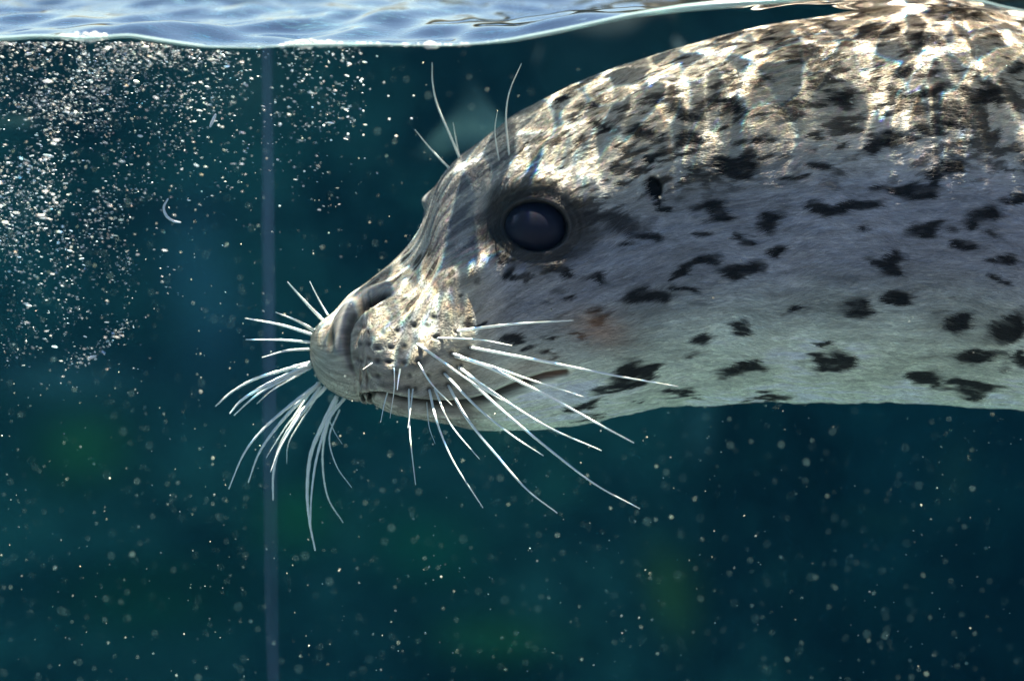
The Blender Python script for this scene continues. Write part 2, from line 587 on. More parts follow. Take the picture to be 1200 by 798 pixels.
y_bot = curve_interp([(362.2, .030), (400, .030), (450, .036), (600, .052), (800, .075), (1000, .092), (1200, .10), (1500, .11), (1900, .121)], cols, 9.0)
f_wide = curve_interp([(362.2, .45), (400, .55), (480, .58), (560, .60), (628, .55), (720, .52), (800, .50), (950, .50), (1200, .50), (1900, .5)], cols, 12.0)
e_top = curve_interp([(362.2, 2.0), (440, 1.9), (500, 1.55), (560, 1.6), (640, 1.9), (760, 2.05), (1200, 2.05), (1900, 2.0)], cols, 20.0)
e_bot = curve_interp([(362.2, 2.0), (440, 2.2), (600, 2.2), (800, 2.1), (1200, 2.05), (1900, 2.0)], cols, 20.0)
# fix the pole so the muzzle closes to a round end
pole = np.array([at(362.2, 408, 0.030)])[0]
PX = at(cols, 300, y_top)[:, 0]
z_top = at(cols, top_r, y_top)[:, 2]
z_bot = at(cols, bot_r, y_bot)[:, 2]
NJ, NF = 430, 110                 # ring points on the near and the far side
tn = np.linspace(0, math.pi, NJ)
tf = np.linspace(0, math.pi, NF + 2)[1:-1][::-1]


def rings(z_top, z_bot):
    zw = z_top + (z_bot - z_top) * f_wide

    def half(th, y_w):
        c, s = np.cos(th)[None, :], np.sin(th)[None, :]
        up = c >= 0
        e = np.where(up, e_top[:, None], e_bot[:, None])
        ac = np.abs(c) ** (2 / e)
        as_ = np.abs(s) ** (2 / e)
        yc = np.where(up, y_top[:, None], y_bot[:, None])
        y = yc + (y_w[:, None] - yc) * as_
        z = zw[:, None] + np.where(up, (z_top - zw)[:, None], (z_bot - zw)[:, None]) * ac
        return y, z
    yn, zn = half(tn, y_near)
    yf, zf = half(tf, y_far)
    y = np.concatenate([yn, yf], 1)
    z = np.concatenate([zn, zf], 1)
    return np.stack([np.repeat(PX[:, None], y.shape[1], 1), y, z], -1)


zt, zb = z_top.copy(), z_bot.copy()
xb = np.arange(380, 1215)
want_t = np.interp(xb, cols, top_r)
want_b = np.interp(xb, cols, bot_r)
for it in range(5):
    G = rings(zt, zb)
    px, py = project(G)
    # silhouette per photo column from the polylines along the body
    st = np.full(len(xb), 1e9)
    sb = np.full(len(xb), -1e9)
    for j in range(0, G.shape[1], 4):
        v = np.interp(xb, px[:, j], py[:, j])
        st = np.minimum(st, v)
        sb = np.maximum(sb, v)
    et = np.interp(cols, xb, st - want_t)
    eb = np.interp(cols, xb, sb - want_b)
    fade = sstep(372, 392, cols)
    fade_t = fade
    zt += et * fade_t * 0.0005 * 0.9
    zb += eb * fade * 0.0005 * 0.9
G = rings(zt, zb)


def normals(G):
    du = np.gradient(G, axis=0)
    dv = np.roll(G, -1, 1) - np.roll(G, 1, 1)
    n = np.cross(dv, du)
    n /= np.linalg.norm(n, axis=-1)[..., None] + 1e-12
    cen = G.mean(1, keepdims=True)
    s = np.sign(((G - cen) * n).sum(-1).mean())
    return n * s


NRM = normals(G)
px, py = project(G)
near = np.zeros(G.shape[1])
near[:NJ] = 1.0
px_n, py_n = px[:, :NJ], py[:, :NJ]


def ell(cx, cy, a, b, deg=0.0, X=None, Y=None):
    X = px_n if X is None else X
    Y = py_n if Y is None else Y
    c, s = math.cos(R(deg)), math.sin(R(deg))
    u = ((X - cx) * c + (Y - cy) * s) / a
    v = (-(X - cx) * s + (Y - cy) * c) / b
    return np.sqrt(u * u + v * v)


def gb(cx, cy, a, b, deg=0.0):
    r = ell(cx, cy, a, b, deg)
    return np.exp(-0.5 * r * r)


NOSTRIL = [(456, 345), (444, 349), (432, 355), (420, 364), (411, 376), (406, 390), (406, 405), (408, 420), (413, 434), (422, 446)]
MOUTH = [(424, 464), (436, 461.5), (450, 462), (468, 467), (490, 471.5), (525, 474.5), (550, 473.5), (575, 467), (600, 457), (625, 448), (650, 440), (663, 437)]
EYE = (628, 265, 37, 29, 6)
edge = np.minimum(sstep(0, 26, np.arange(NJ)), sstep(0, 26, NJ - 1 - np.arange(NJ)))[None, :]
edge = edge * sstep(362, 378, cols)[:, None]
# broad forms first
D = np.zeros(px_n.shape)          # displacement along the normal, metres
D += 0.0045 * gb(622, 222, 62, 18, 8)                     # brow
D += 0.0030 * gb(628, 312, 60, 14, 2)                     # lower lid cushion
D -= 0.0060 * gb(582, 268, 22, 26)                        # hollow before the eye
D += 0.0032 * gb(505, 422, 46, 32, 12)                    # whisker pad
D += 0.0026 * gb(548, 442, 40, 18, 12)
D -= 0.0030 * gb(560, 352, 16, 40, -20)                   # crease behind the pad
D -= 0.0040 * gb(520, 295, 40, 20, -40)                   # stop of the muzzle
D += 0.0006 * blur_field(D.shape, 16, 9, 31) * sstep(380, 460, px_n) * sstep(1.2, 2.0, ell(*EYE))
G[:, :NJ] += NRM[:, :NJ] * (D * edge)[..., None]
NRM = normals(G)
px, py = project(G)
px_n, py_n = px[:, :NJ], py[:, :NJ]
# then the fine ones, where they now show
D = np.zeros(px_n.shape)
r_eye = ell(*EYE)
D += 0.0010 * np.exp(-((r_eye - 1.12) / 0.09) ** 2)       # lid rim
D -= 0.0100 * (1 - sstep(0.80, 1.04, r_eye))              # socket
D -= 0.0010 * np.exp(-((r_eye - 1.45) / 0.08) ** 2)       # lid crease
D -= 0.0060 * (1 - sstep(0.4, 1.15, ell(766, 220, 12, 16, -15)))   # ear opening
D += 0.0004 * np.exp(-((ell(766, 220, 12, 16, -15) - 1.35) / 0.3) ** 2)
dn, pn = seg_dist(px_n, py_n, NOSTRIL)
wn = np.interp(pn, [0, 0.15, 0.45, 0.7, 1], [2.2, 4.4, 4.6, 3.4, 2.3])
D -= 0.0038 * np.exp(-(dn / wn) ** 2) * np.interp(pn, [0, .1, .5, .8, 1], [.5, 1, .9, .4, .1])
dpad, ppad = seg_dist(px_n, py_n, [(452, 338), (428, 344), (410, 356), (399, 374), (396, 392), (398, 412)])
D += 0.0020 * np.exp(-(dpad / 7.0) ** 2)                  # nose pad
D -= 0.0016 * np.exp(-((np.hypot((px_n - 388) / 4.5, (py_n - 394) / 13)) ** 2))
dm, pm = seg_dist(px_n, py_n, MOUTH)
side = np.interp(px_n, [p[0] for p in MOUTH], [p[1] for p in MOUTH]) - py_n       # >0 above the mouth
wm = np.interp(pm, [0, .1, .3, .5, .75, 1], [2.8, 4.0, 4.8, 6.8, 7.4, 4.5])
D -= 0.0055 * np.exp(-(dm / wm) ** 2) * np.interp(pm, [0, .06, .9, 1], [.5, 1, 1, .3])
D += 0.0026 * np.exp(-((side - 9) / 6.0) ** 2) * (px_n > 424) * sstep(640, 560, px_n)      # upper lip roll
D += 0.0016 * np.exp(-((side + 12) / 6.0) ** 2) * sstep(440, 470, px_n) * sstep(640, 560, px_n)
PITS = [(325, 410), (368, 430), (430, 430), (495, 425), (560, 405), (325, 480), (368, 490), (420, 495), (490, 500), (560, 490), (335, 355), (395, 360), (460, 352), (540, 328), (630, 290),
        (505, 255), (420, 295), (300, 330), (520, 560), (605, 560), (680, 545), (640, 470), (715, 455), (650, 380), (545, 620), (450, 545), (370, 560), (285, 410), (290, 490), (600, 330), (760, 510)]
WROOTS = [(535, 388), (511, 396), (550, 407), (529, 414), (489, 403), (537, 430), (520, 437), (525, 451), (490, 424), (503, 456), (479, 455), (545, 440)]
PITS = WROOTS + [(350 + a / 3.99, 300 + b_ / 3.99) for a, b_ in PITS]
pit = np.zeros(px_n.shape)
for k, (a, b_) in enumerate(PITS):
    pit = np.maximum(pit, np.exp(-(ell(a, b_, 4.4 if k % 3 else 3.4, 3.2, 25)) ** 2.5))
D -= 0.0007 * pit
# skin undulation
D += 0.00016 * blur_field(D.shape, 5, 1.5, 32) * sstep(570, 660, px_n) * sstep(1.1, 1.5, r_eye)
D *= edge
G2 = G.copy()
G2[:, :NJ] += NRM[:, :NJ] * D[..., None]
# brow over the far eye, bulging past the bridge of the nose
fb = at(505, 233, 0.076)
dd = np.linalg.norm((G2 - fb) * np.array([1.0, 0.7, 1.0]), axis=-1)
G2[..., 0] -= 0.0070 * np.exp(-(dd / 0.0075) ** 2)
px, py = project(G2)
px_n, py_n = px[:, :NJ], py[:, :NJ]

# ---- coat colour (the fur itself, plus tinted light painted on flank, belly and face)
q = np.clip((py_n - np.interp(px_n, cols, top_r)) / (np.interp(px_n, cols, bot_r) - np.interp(px_n, cols, top_r)), 0, 1)[..., None]
back = np.array([0.52, 0.475, 0.41])
flank = np.array([0.315, 0.305, 0.335])  # grey fur, slightly blued to suggest skylight
belly = np.array([0.80, 0.82, 0.66])  # pale fur, with green light from below mixed into the tone
colr = back * (1 - sstep(.25, .5, q)) + flank * sstep(.25, .5, q)
colr = colr * (1 - sstep(.62, .95, q)) + belly * sstep(.62, .95, q)
jit_x = 5.0 * blur_field(px_n.shape, 7, 3, 41) + 2.2 * blur_field(px_n.shape, 4, 1.0, 44)
jit_y = 3.2 * blur_field(px_n.shape, 8, 3, 42) + 0.9 * blur_field(px_n.shape, 3, 1, 43)
# broad cloudiness of the coat
cl = blur_field(px_n.shape, 30, 14, 45)[..., None]
colr = colr * (1 + 0.12 * cl)
st1 = blur_field(px_n.shape, 9, 1.2, 46)[..., None]
colr = colr * (1 + 0.10 * st1)
# muzzle paler and warmer
mz = (1 - sstep(540, 600, px_n))[..., None] * sstep(285, 320, py_n)[..., None]
colr = colr * (1 - mz) + mz * np.array([0.34, 0.30, 0.25]) * (1 + 0.2 * blur_field(px_n.shape, 5, 3, 47)[..., None])
DARK = np.array([0.009, 0.009, 0.012])
BROWN = np.array([0.035, 0.028, 0.025])


def paint(maskv, c, amount=1.0):
    global colr
    m = (np.clip(maskv, 0, 1) * amount)[..., None]
    colr = colr * (1 - m) + np.asarray(c) * m


# mottling of the back: clusters of short dark dashes
upper = sstep(0.52, 0.34, q[..., 0])
cluster = 0.8 * blur_field(px_n.shape, 11, 5, 51) + 0.5 * blur_field(px_n.shape, 34, 16, 52)
dash = blur_field(px_n.shape, 4.0, 1.2, 53) + 0.5 * blur_field(px_n.shape, 2.0, 0.8, 54)
back_zone = sstep(560, 660, px_n)
mott = sstep(0.55, 1.15, cluster + 0.75 * dash) * upper * back_zone
paint(mott, BROWN, 0.86)
mott2 = sstep(1.15, 1.8, dash) * upper * back_zone
paint(mott2, BROWN, 0.6)
# forehead: dark streaks that follow the hair
fh = sstep(480, 505, px_n) * sstep(640, 570, px_n) * sstep(315, 285, py_n)
fstr = blur_field(px_n.shape, 12, 2.0, 55) + 0.5 * blur_field(px_n.shape, 24, 7, 56)
paint(sstep(-0.2, 1.0, fstr) * fh, [0.055, 0.053, 0.06], 0.85)
paint(fh, [0.14, 0.14, 0.16], 0.5)
# bridge of the muzzle: speckled
mb = sstep(410, 440, px_n) * sstep(580, 545, px_n) * sstep(280, 300, py_n) * sstep(390, 365, py_n)
paint(sstep(0.9, 1.7, blur_field(px_n.shape, 4, 3, 57) + 0.5 * blur_field(px_n.shape, 9, 5, 58)) * mb, BROWN, 0.85)
paint(sstep(0.6, 1.6, blur_field(px_n.shape, 5, 3.5, 59)) * sstep(555, 570, px_n) * sstep(610, 590, px_n) * sstep(300, 315, py_n) * sstep(345, 330, py_n), DARK, .8)
# the spots, one by one
SPOTS = [(813, 403, 18, 9, 0), (803, 459, 14, 6, -8), (866, 387, 14, 6, 0), (866, 431, 27, 8, -20), (893, 468, 27, 3.5, 0), (933, 363, 12, 6, -20), (1003, 363, 18, 13, 10), (1050, 351, 15, 10, 0),
         (966, 421, 26, 13, -18), (990, 425, 16, 6, -15), (966, 399, 9, 4, 0), (1042, 309, 20, 12, -30), (1090, 268, 24, 12, 0), (905, 291, 15, 7, -15), (866, 316, 28, 10, -8), (824, 310, 24, 7, -12), (868, 281, 9, 5, 0),
         (1170, 303, 26, 8, -5), (1170, 326, 8, 3, 0), (1122, 376, 26, 12, -25), (1180, 384, 28, 16, -10), (1135, 418, 27, 7, 0), (1192, 427, 22, 6, 3), (1080, 441, 24, 9, 10), (1140, 454, 30, 9, 5), (1123, 288, 8, 8, 0),
         (602, 324, 13, 9, 0), (658, 320, 19, 8, 3), (697, 326, 17, 5, 5), (753, 352, 29, 10, -6), (702, 373, 11, 9, 0), (767, 273, 18, 7, 10), (730, 288, 15, 4, 5), (597, 396, 15, 7, 12), (640, 398, 9, 4, 10),
         (743, 437, 24, 14, -8), (738, 452, 20, 8, -10), (708, 458, 20, 4, -5), (792, 463, 20, 5, -12), (740, 473, 8, 3, 0), (677, 477, 17, 5, -8), (690, 490, 20, 2.5, -12), (557, 376, 13, 6, 10), (797, 319, 12, 6, 0), (797, 341, 14, 4, 5),
         (832, 248, 22, 10, 5), (900, 258, 24, 13, -6), (960, 243, 14, 9, 8), (987, 245, 36, 9, -3), (1066, 222, 38, 8, -8), (1103, 203, 20, 10, -48), (1147, 253, 22, 12, -5), (1095, 262, 20, 9, 0), (928, 209, 17, 5, 0),
         (890, 168, 14, 7, 0), (860, 196, 30, 13, 4), (960, 197, 16, 7, 10), (1035, 165, 24, 9, -15), (983, 117, 20, 12, 0), (1092, 157, 22, 9, 10), (1160, 112, 22, 10, -12), (1190, 80, 18, 9, -10), (1115, 18, 32, 7, -10), (1140, 22, 20, 6, 8),
         (1090, 47, 22, 5, -5), (1090, 108, 28, 7, -16), (945, 60, 14, 7, 0), (905, 52, 12, 6, -10), (850, 52, 16, 6, -15), (800, 135, 26, 10, 18), (805, 165, 16, 8, 0), (765, 185, 14, 6, 0), (850, 128, 13, 8, 0),
         (680, 395, 9, 3, 0), (655, 355, 8, 3, 0), (1010, 265, 12, 5, 0), (775, 240, 10, 6, 40), (820, 275, 10, 4, 0), (635, 412, 16, 4, 5), (1195, 235, 30, 5, -3), (1110, 140, 20, 5, -10), (1060, 85, 20, 6, -20), (700, 150, 16, 6, 30), (740, 155, 18, 9, 10),
         (660, 120, 12, 4, -30), (690, 125, 14, 4, -25), (615, 175, 12, 4, -45), (1165, 275, 10, 5, 0), (590, 300, 14, 8, 30)]
Xj, Yj = px_n + jit_x, py_n + jit_y
spot = np.zeros(px_n.shape)
for s in SPOTS:
    spot = np.maximum(spot, sstep(1.32, 0.72, ell(*s, X=Xj, Y=Yj)))
for k in range(50):               # faint small flecks between them
    a, b_ = rng.uniform(600, 1230), rng.uniform(180, 470)
    spot = np.maximum(spot, rng.uniform(.25, .6) * sstep(1.3, 0.6, ell(a, b_, rng.uniform(3, 9), rng.uniform(1.5, 4), rng.uniform(-15, 15), X=Xj, Y=Yj)))
paint(spot * (1 - 0.12 * (blur_field(px_n.shape, 4, 1.3, 60) > 1.1)), DARK, 0.96)
# round the eye
jr = r_eye + 0.10 * blur_field(px_n.shape, 8, 3, 61)
paint(sstep(2.3, 1.45, jr), [0.045, 0.039, 0.037], 0.93)
paint(sstep(1.3, 1.12, jr), [0.030, 0.027, 0.027], 0.9)
paint(np.exp(-((r_eye - 1.10) / 0.03) ** 2), [0.09, 0.085, 0.09], 0.5)
paint(sstep(1.04, 1.0, r_eye), [0.02, 0.02, 0.025], 1.0)
paint(sstep(1.2, .5, ell(590, 266, 16, 36, 10, X=Xj, Y=Yj)), [0.03, 0.03, 0.033], 0.7)
paint(sstep(1.2, .5, ell(715, 262, 52, 13, 12, X=Xj, Y=Yj)), [0.03, 0.029, 0.035], 0.85)
paint(sstep(1.1, .8, ell(766, 220, 11, 15, -15)), [0.012, 0.011, 0.013], 1.0)
# nose leather, nostril, mouth, pits
paint(np.exp(-(dpad / 6.5) ** 4), [0.25, 0.235, 0.23], 0.8)
paint(np.exp(-(dn / (wn * 1.05)) ** 4) * np.interp(pn, [0, .05, .6, .85, 1], [.6, 1, .85, .55, .2]), [0.016, 0.015, 0.016], 0.95)
paint(np.exp(-np.hypot((px_n - 388) / 5.0, (py_n - 394) / 13) ** 4), [0.03, 0.026, 0.025], 0.85)
paint(np.exp(-(dm / (wm * 1.0)) ** 4), [0.018, 0.015, 0.014], 0.96)
paint(np.exp(-ell(700, 388, 34, 20, 15) ** 2), [0.50, 0.27, 0.17], 0.6)  # orange glow of light on the cheek, painted into the coat
paint(np.exp(-ell(648, 439, 18, 4, -14) ** 2), [0.28, 0.10, 0.05], 0.35)  # orange refracted light at the mouth corner, painted in
paint(np.exp(-ell(612, 433, 40, 12, -14) ** 2), [0.42, 0.27, 0.19], 0.45)
paint(pit * 0.9, [0.025, 0.022, 0.022], 0.9)
colr = np.clip(colr, 0.006, 0.85)
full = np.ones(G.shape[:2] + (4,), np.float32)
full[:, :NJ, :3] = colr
# far side: the same sort of coat
fj = np.linspace(NJ - 1, 0, NF).astype(int)
full[:, NJ:, :3] = colr[:, fj]
V = G2.reshape(-1, 3)
F = grid_faces(NC, G.shape[1], True)
V = np.vstack([V, pole[None], G2[-1].mean(0)[None]])
i0 = NC * G.shape[1]
M_ = G.shape[1]
j = np.arange(M_)
capf = np.stack([np.full(M_, i0), j, (j + 1) % M_, (j + 1) % M_], -1)
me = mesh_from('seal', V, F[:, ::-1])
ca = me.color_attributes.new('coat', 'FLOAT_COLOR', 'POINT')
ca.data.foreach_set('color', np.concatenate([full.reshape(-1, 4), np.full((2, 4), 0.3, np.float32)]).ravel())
# flow coordinates: along the body and round it
s_al = np.concatenate([[0], np.cumsum(np.hypot(np.diff(PX), np.diff((zt + zb) / 2)))])
uv = np.zeros((NC, M_, 2), np.float32)
uv[..., 0] = s_al[:, None]
uv[:, :NJ, 1] = np.linspace(0, 0.36, NJ)[None]
uv[:, NJ:, 1] = np.linspace(0.36, 0.0, NF)[None]
fl = me.attributes.new('flow', 'FLOAT2', 'POINT')
fl.data.foreach_set('vector', np.concatenate([uv.reshape(-1, 2), np.zeros((2, 2), np.float32)]).ravel())

m_fur, t, b, o_ = mat('seal_coat')
ac = N(t, 'ShaderNodeAttribute', attribute_name='coat')
af = N(t, 'ShaderNodeAttribute', attribute_name='flow')
mp = N(t, 'ShaderNodeMapping')
mp.inputs['Scale'].default_value = (95, 950, 1)
n1 = N(t, 'ShaderNodeTexNoise', Scale=1.0, Detail=4.0, Roughness=0.65)
t.links.new(af.outputs['Vector'], mp.inputs['Vector'])
t.links.new(mp.outputs[0], n1.inputs['Vector'])
mr = N(t, 'ShaderNodeMapRange')
mr.inputs[1].default_value, mr.inputs[2].default_value = 0.3, 0.7
mr.inputs[3].default_value, mr.inputs[4].default_value = 0.62, 1.36
t.links.new(n1.outputs[0], mr.inputs[0])
mu = N(t, 'ShaderNodeMix', data_type='RGBA', blend_type='MULTIPLY')
mu.inputs[0].default_value = 1.0
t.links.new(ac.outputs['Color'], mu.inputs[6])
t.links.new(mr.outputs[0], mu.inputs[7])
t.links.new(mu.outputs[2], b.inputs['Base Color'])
bp = N(t, 'ShaderNodeBump', Strength=0.3, Distance=0.001)
t.links.new(n1.outputs[0], bp.inputs['Height'])
t.links.new(bp.outputs[0], b.inputs['Normal'])
b.inputs['Roughness'].default_value = 0.6
b.inputs['Specular IOR Level'].default_value = 0.1
seal = link('seal', me, m_fur, label='spotted grey seal swimming just under the water surface with long white whiskers', category='seal')

# ---- the short coat itself: fine hairs lying back along the body
NH = 190000
hi = rng.integers(3, int(np.searchsorted(cols, 1245)), NH * 2)
hj = rng.integers(2, NJ - 2, NH * 2)
wt = np.linalg.norm(np.cross(np.gradient(G2[:, :NJ], axis=0), np.gradient(G2[:, :NJ], axis=1)), axis=-1)
wt = wt / np.quantile(wt, 0.9)
keep = (rng.random(NH * 2) < wt[hi, hj]) & (r_eye[hi, hj] > 1.14) & (dm[hi, hj] > wm[hi, hj] * 1.5) & (dn[hi, hj] > wn[hi, hj] * 1.7) & (dpad[hi, hj] > 13) & (pit[hi, hj] < 0.15) \
    & (ell(766, 220, 11, 15, -15)[hi, hj] > 1.0)
hi, hj = hi[keep][:NH], hj[keep][:NH]
NH = len(hi)
Tg = np.gradient(G2[:, :NJ], axis=0)
Tg /= np.linalg.norm(Tg, axis=-1)[..., None] + 1e-12
N2 = normals(G2)[:, :NJ]
Bt = np.cross(N2, Tg)
root = G2[hi, hj]
tg, nn, bt = Tg[hi, hj], N2[hi, hj], Bt[hi, hj]
hl = 0.0034 * np.exp(rng.normal(0, .25, NH)) * (0.16 + 0.84 * sstep(500, 700, px_n[hi, hj])) * sstep(362, 420, px_n[hi, hj]) + 0.0008
sway = rng.normal(0, .13, NH) + 0.15 * blur_field(px_n.shape, 12, 12, 71)[hi, hj]
lift = 0.035 + 0.06 * rng.random(NH)
dirn = tg + bt * sway[:, None]
pts3 = np.stack([root - nn * 0.0002, root + (dirn * 0.5 + nn * lift[:, None] * 0.9) * hl[:, None], root + (dirn + nn * lift[:, None] * 0.7) * hl[:, None]], 1)
hc = bpy.data.hair_curves.new('fur')
hc.add_curves([3] * NH)
hc.points.foreach_set('position', pts3.astype(np.float32).ravel())
rad = np.tile(np.array([0.00011, 0.00009, 0.00003], np.float32), NH)
ra = hc.attributes.get('radius') or hc.attributes.new('radius', 'FLOAT', 'POINT')
ra.data.foreach_set('value', rad)
hcol = np.ones((NH, 4), np.float32)
hcol[:, :3] = colr[hi, hj] * np.exp(rng.normal(0, .22, NH))[:, None]
ha = hc.attributes.new('coat', 'FLOAT_COLOR', 'CURVE')
ha.data.foreach_set('color', hcol.ravel())
m_hair, t, b, o_ = mat('seal_hair')
ac = N(t, 'ShaderNodeAttribute', attribute_name='coat')
t.links.new(ac.outputs['Color'], b.inputs['Base Color'])
b.inputs['Roughness'].default_value = 0.55
b.inputs['Specular IOR Level'].default_value = 0.12
hc.materials.append(m_hair)
fur = bpy.data.objects.new('fur', hc)
COL.objects.link(fur)
fur.parent = seal
fur['kind'] = 'stuff'

# ---- eyes
m_eye, t, b, o_ = mat('wet_eye')
lw = N(t, 'ShaderNodeTexCoord')
b.inputs['Base Color'].default_value = (0.012, 0.013, 0.028, 1)
b.inputs['Roughness'].default_value = 0.5
b.inputs['Specular IOR Level'].default_value = 0.16


def sphere(name, r, seg=40, ring=26, sc=(1, 1, 1)):
    bm = bmesh.new()
    bmesh.ops.create_uvsphere(bm, u_segments=seg, v_segments=ring, radius=r)
    bmesh.ops.scale(bm, vec=sc, verts=bm.verts)
    me = bpy.data.meshes.new(name)
    bm.to_mesh(me)
    bm.free()
    for p in me.polygons:
        p.use_smooth = True
    return me


ii = int(np.argmin(np.abs(cols - EYE[0])))
kbest = np.unravel_index(np.argmin((px_n - EYE[0]) ** 2 + (py_n - EYE[1]) ** 2), px_n.shape)
e_surf, e_nrm = G[:, :NJ][kbest], NRM[:, :NJ][kbest]
eye_o = link('eye', sphere('eye', 0.0215, sc=(1.0, 1.0, 0.86)), m_eye, parent=seal)
eye_o.location = e_surf - e_nrm * 0.0164 + np.array([0, 0.0, 0.0])
fe = link('eye', sphere('eye', 0.0190), m_eye, parent=seal)
fe.location = at(530, 258, 0.100)

# ---- whiskers: each a tapered, slightly beaded hair
m_wh, t, b, o_ = mat('whisker')
b.inputs['Base Color'].default_value = (0.82, 0.82, 0.78, 1)
b.inputs['Roughness'].default_value = 0.3
b.inputs['Subsurface Weight'].default_value = 0.0


def surf_at(x, y):
    k = np.unravel_index(np.argmin((px_n - x) ** 2 + (py_n - y) ** 2), px_n.shape)
    return G2[:, :NJ][k]


def whisker(pts, w0, y0, y1, bead=0.0):
    """pts photo pixels from root to tip; w0 root width in pixels; y0,y1 depth of root and tip."""
    P2 = smooth_path(pts, 40)
    s = np.linspace(0, 1, 40)
    yy = y0 + (y1 - y0) * s ** 0.8
    P = at(P2[:, 0], P2[:, 1], yy)
    r = 0.00029 * w0 * (1 - 0.72 * s ** 1.3) * (1 + bead * np.sin(s * 75 + w0 * 7))
    link('whisker', tube_mesh('whisker', P, r, 6), m_wh, parent=seal)


NEARW = [([(535, 388), (600, 380), (672, 375.5)], 3.2, .040), ([(511, 396), (560, 398), (600, 405)], 2.0, .012), ([(550, 407), (640, 424), (720, 440), (795, 453)], 3.4, .045),
         ([(529, 414), (575, 429), (625, 446), (684, 465)], 2.8, .035), ([(533, 417), (572, 430), (640, 463), (700, 496), (743, 519)], 3.8, .055),
         ([(489, 403), (512, 419), (550, 446), (590, 470)], 3.2, .030), ([(537, 430), (575, 458), (640, 499), (705, 528)], 3.4, .045),
         ([(545, 440), (590, 482), (653, 534), (700, 569), (750, 596)], 3.2, .055), ([(520, 437), (560, 478), (600, 510), (637, 534)], 2.8, .045),
         ([(525, 451), (547, 490), (580, 531), (617, 573), (653, 601)], 3.2, .055), ([(490, 424), (505, 449), (530, 475)], 2.4, .02),
         ([(503, 456), (512, 494), (531, 540), (566, 595)], 2.8, .045), ([(509, 455), (528, 497), (562, 538)], 2.4, .04), ([(479, 455), (480, 500), (482, 525), (487, 568)], 2.0, .03),
         ([(469, 432), (467, 444), (465.5, 457)], 2.2, .014), ([(455, 457), (450, 475), (446, 495)], 1.6, .014), ([(437, 425), (431, 429), (425, 433)], 1.8, .008),
         ([(484, 455), (481, 480), (478, 502)], 1.6, .02), ([(462, 430), (462, 455), (457, 490)], 1.3, .016), ([(500, 470), (503, 500), (510, 520)], 1.2, .02)]
for pts, wd, lift in NEARW:
    y0 = surf_at(*pts[0])[1]
    m = min(surf_at(*p)[1] for p in pts if True)
    whisker(pts, wd, y0 + 0.001, min(y0, m) - lift, 0.05)
FARW = [([(379, 376), (357, 353), (337, 330.5)], 3.0), ([(384, 369), (373, 350), (363, 330)], 1.5), ([(370, 388), (348, 376), (323, 366)], 2.8), ([(366, 392), (330, 381), (287, 373)], 2.8),
        ([(364, 401), (330, 398.5), (288, 398)], 2.4), ([(364, 409), (336, 411), (307, 419)], 2.6), ([(364, 425), (335, 433), (299, 444), (272, 459), (252.5, 476)], 3.2),
        ([(364, 427), (335, 440), (303, 456), (282, 470), (269, 485)], 4.0), ([(364, 431), (335, 444), (308, 458), (290, 472), (274, 487)], 2.6), ([(366, 430), (340, 445), (318, 458), (301, 473)], 1.4),
        ([(374, 449), (340, 475), (307, 504), (285, 533), (268, 573)], 3.2), ([(373, 451), (345, 477), (320, 506), (303, 532), (291, 565)], 3.4), ([(382, 453), (357, 479), (336, 508), (324, 535), (320, 560), (320, 586)], 4.2),
        ([(376, 452), (348, 492), (328, 525), (317, 553)], 2.4), ([(378, 455), (352, 495), (338, 520), (336, 543)], 1.4), ([(395, 464), (377, 500), (364, 533), (360, 575), (363, 612), (369.5, 645)], 4.2),
        ([(404, 466), (385, 492), (371, 537), (365, 580), (364, 615)], 3.0), ([(395, 468), (382, 505), (378, 540), (384, 582), (402, 612)], 2.4), ([(398, 480), (386, 512), (394, 545), (412, 571)], 1.6),
        ([(385, 490), (392, 506), (401, 520)], 1.1), ([(372, 448), (345, 487), (335, 500), (312, 536)], 1.8), ([(366, 425), (345, 430), (320, 437)], 1.8)]
for k, (pts, wd) in enumerate(FARW):
    whisker(pts, wd * 1.2, 0.030, 0.030 + 0.02 * math.sin(k * 2.3) - 0.01, 0.10)
BROWW = [([(597, 184), (593, 140), (597, 108), (611, 75)], 2.2, .035, .02), ([(585, 190), (580, 155), (583, 130)], 1.5, .035, .02), ([(539, 186), (528, 160), (513, 125), (507, 98), (506.5, 74)], 2.6, .075, .06),
         ([(538, 182), (534, 162), (531, 144)], 1.6, .075, .07), ([(527, 198), (505, 175), (486, 152)], 2.2, .08, .07)]
for pts, wd, y0, y1 in BROWW:
    sy_ = surf_at(*pts[0])[1]
    whisker(pts, wd, sy_ + 0.002, sy_ - 0.01)

# ================================================================== BUBBLES, SPECKS, FOAM
def bub_mat(name, colv, clear, rough=0.12):
    m, t, b, o_ = mat(name)
    b.inputs['Base Color'].default_value = (*colv, 1)
    b.inputs['Roughness'].default_value = rough
    trn = N(t, 'ShaderNodeBsdfTransparent')
    ms = N(t, 'ShaderNodeMixShader', Fac=1 - clear)
    t.links.new(trn.outputs[0], ms.inputs[1])
    t.links.new(b.outputs[0], ms.inputs[2])
    t.links.new(ms.outputs[0], o_.inputs['Surface'])
    return m


m_bub = [bub_mat('bubble_bright', (0.86, 0.88, 0.88), 0.0), bub_mat('bubble_clear', (0.84, 0.88, 0.9), 0.45), bub_mat('bubble_faint', (0.8, 0.85, 0.9), 0.72)]


def ico(sub=1):
    bm = bmesh.new()
    bmesh.ops.create_icosphere(bm, subdivisions=sub, radius=1.0)
    V = np.array([v.co[:] for v in bm.verts])
    F = np.array([[v.index for v in f.verts] for f in bm.faces])
    bm.free()
    return V, F


IV, IF = ico(2)
IV1, IF1 = ico(1)


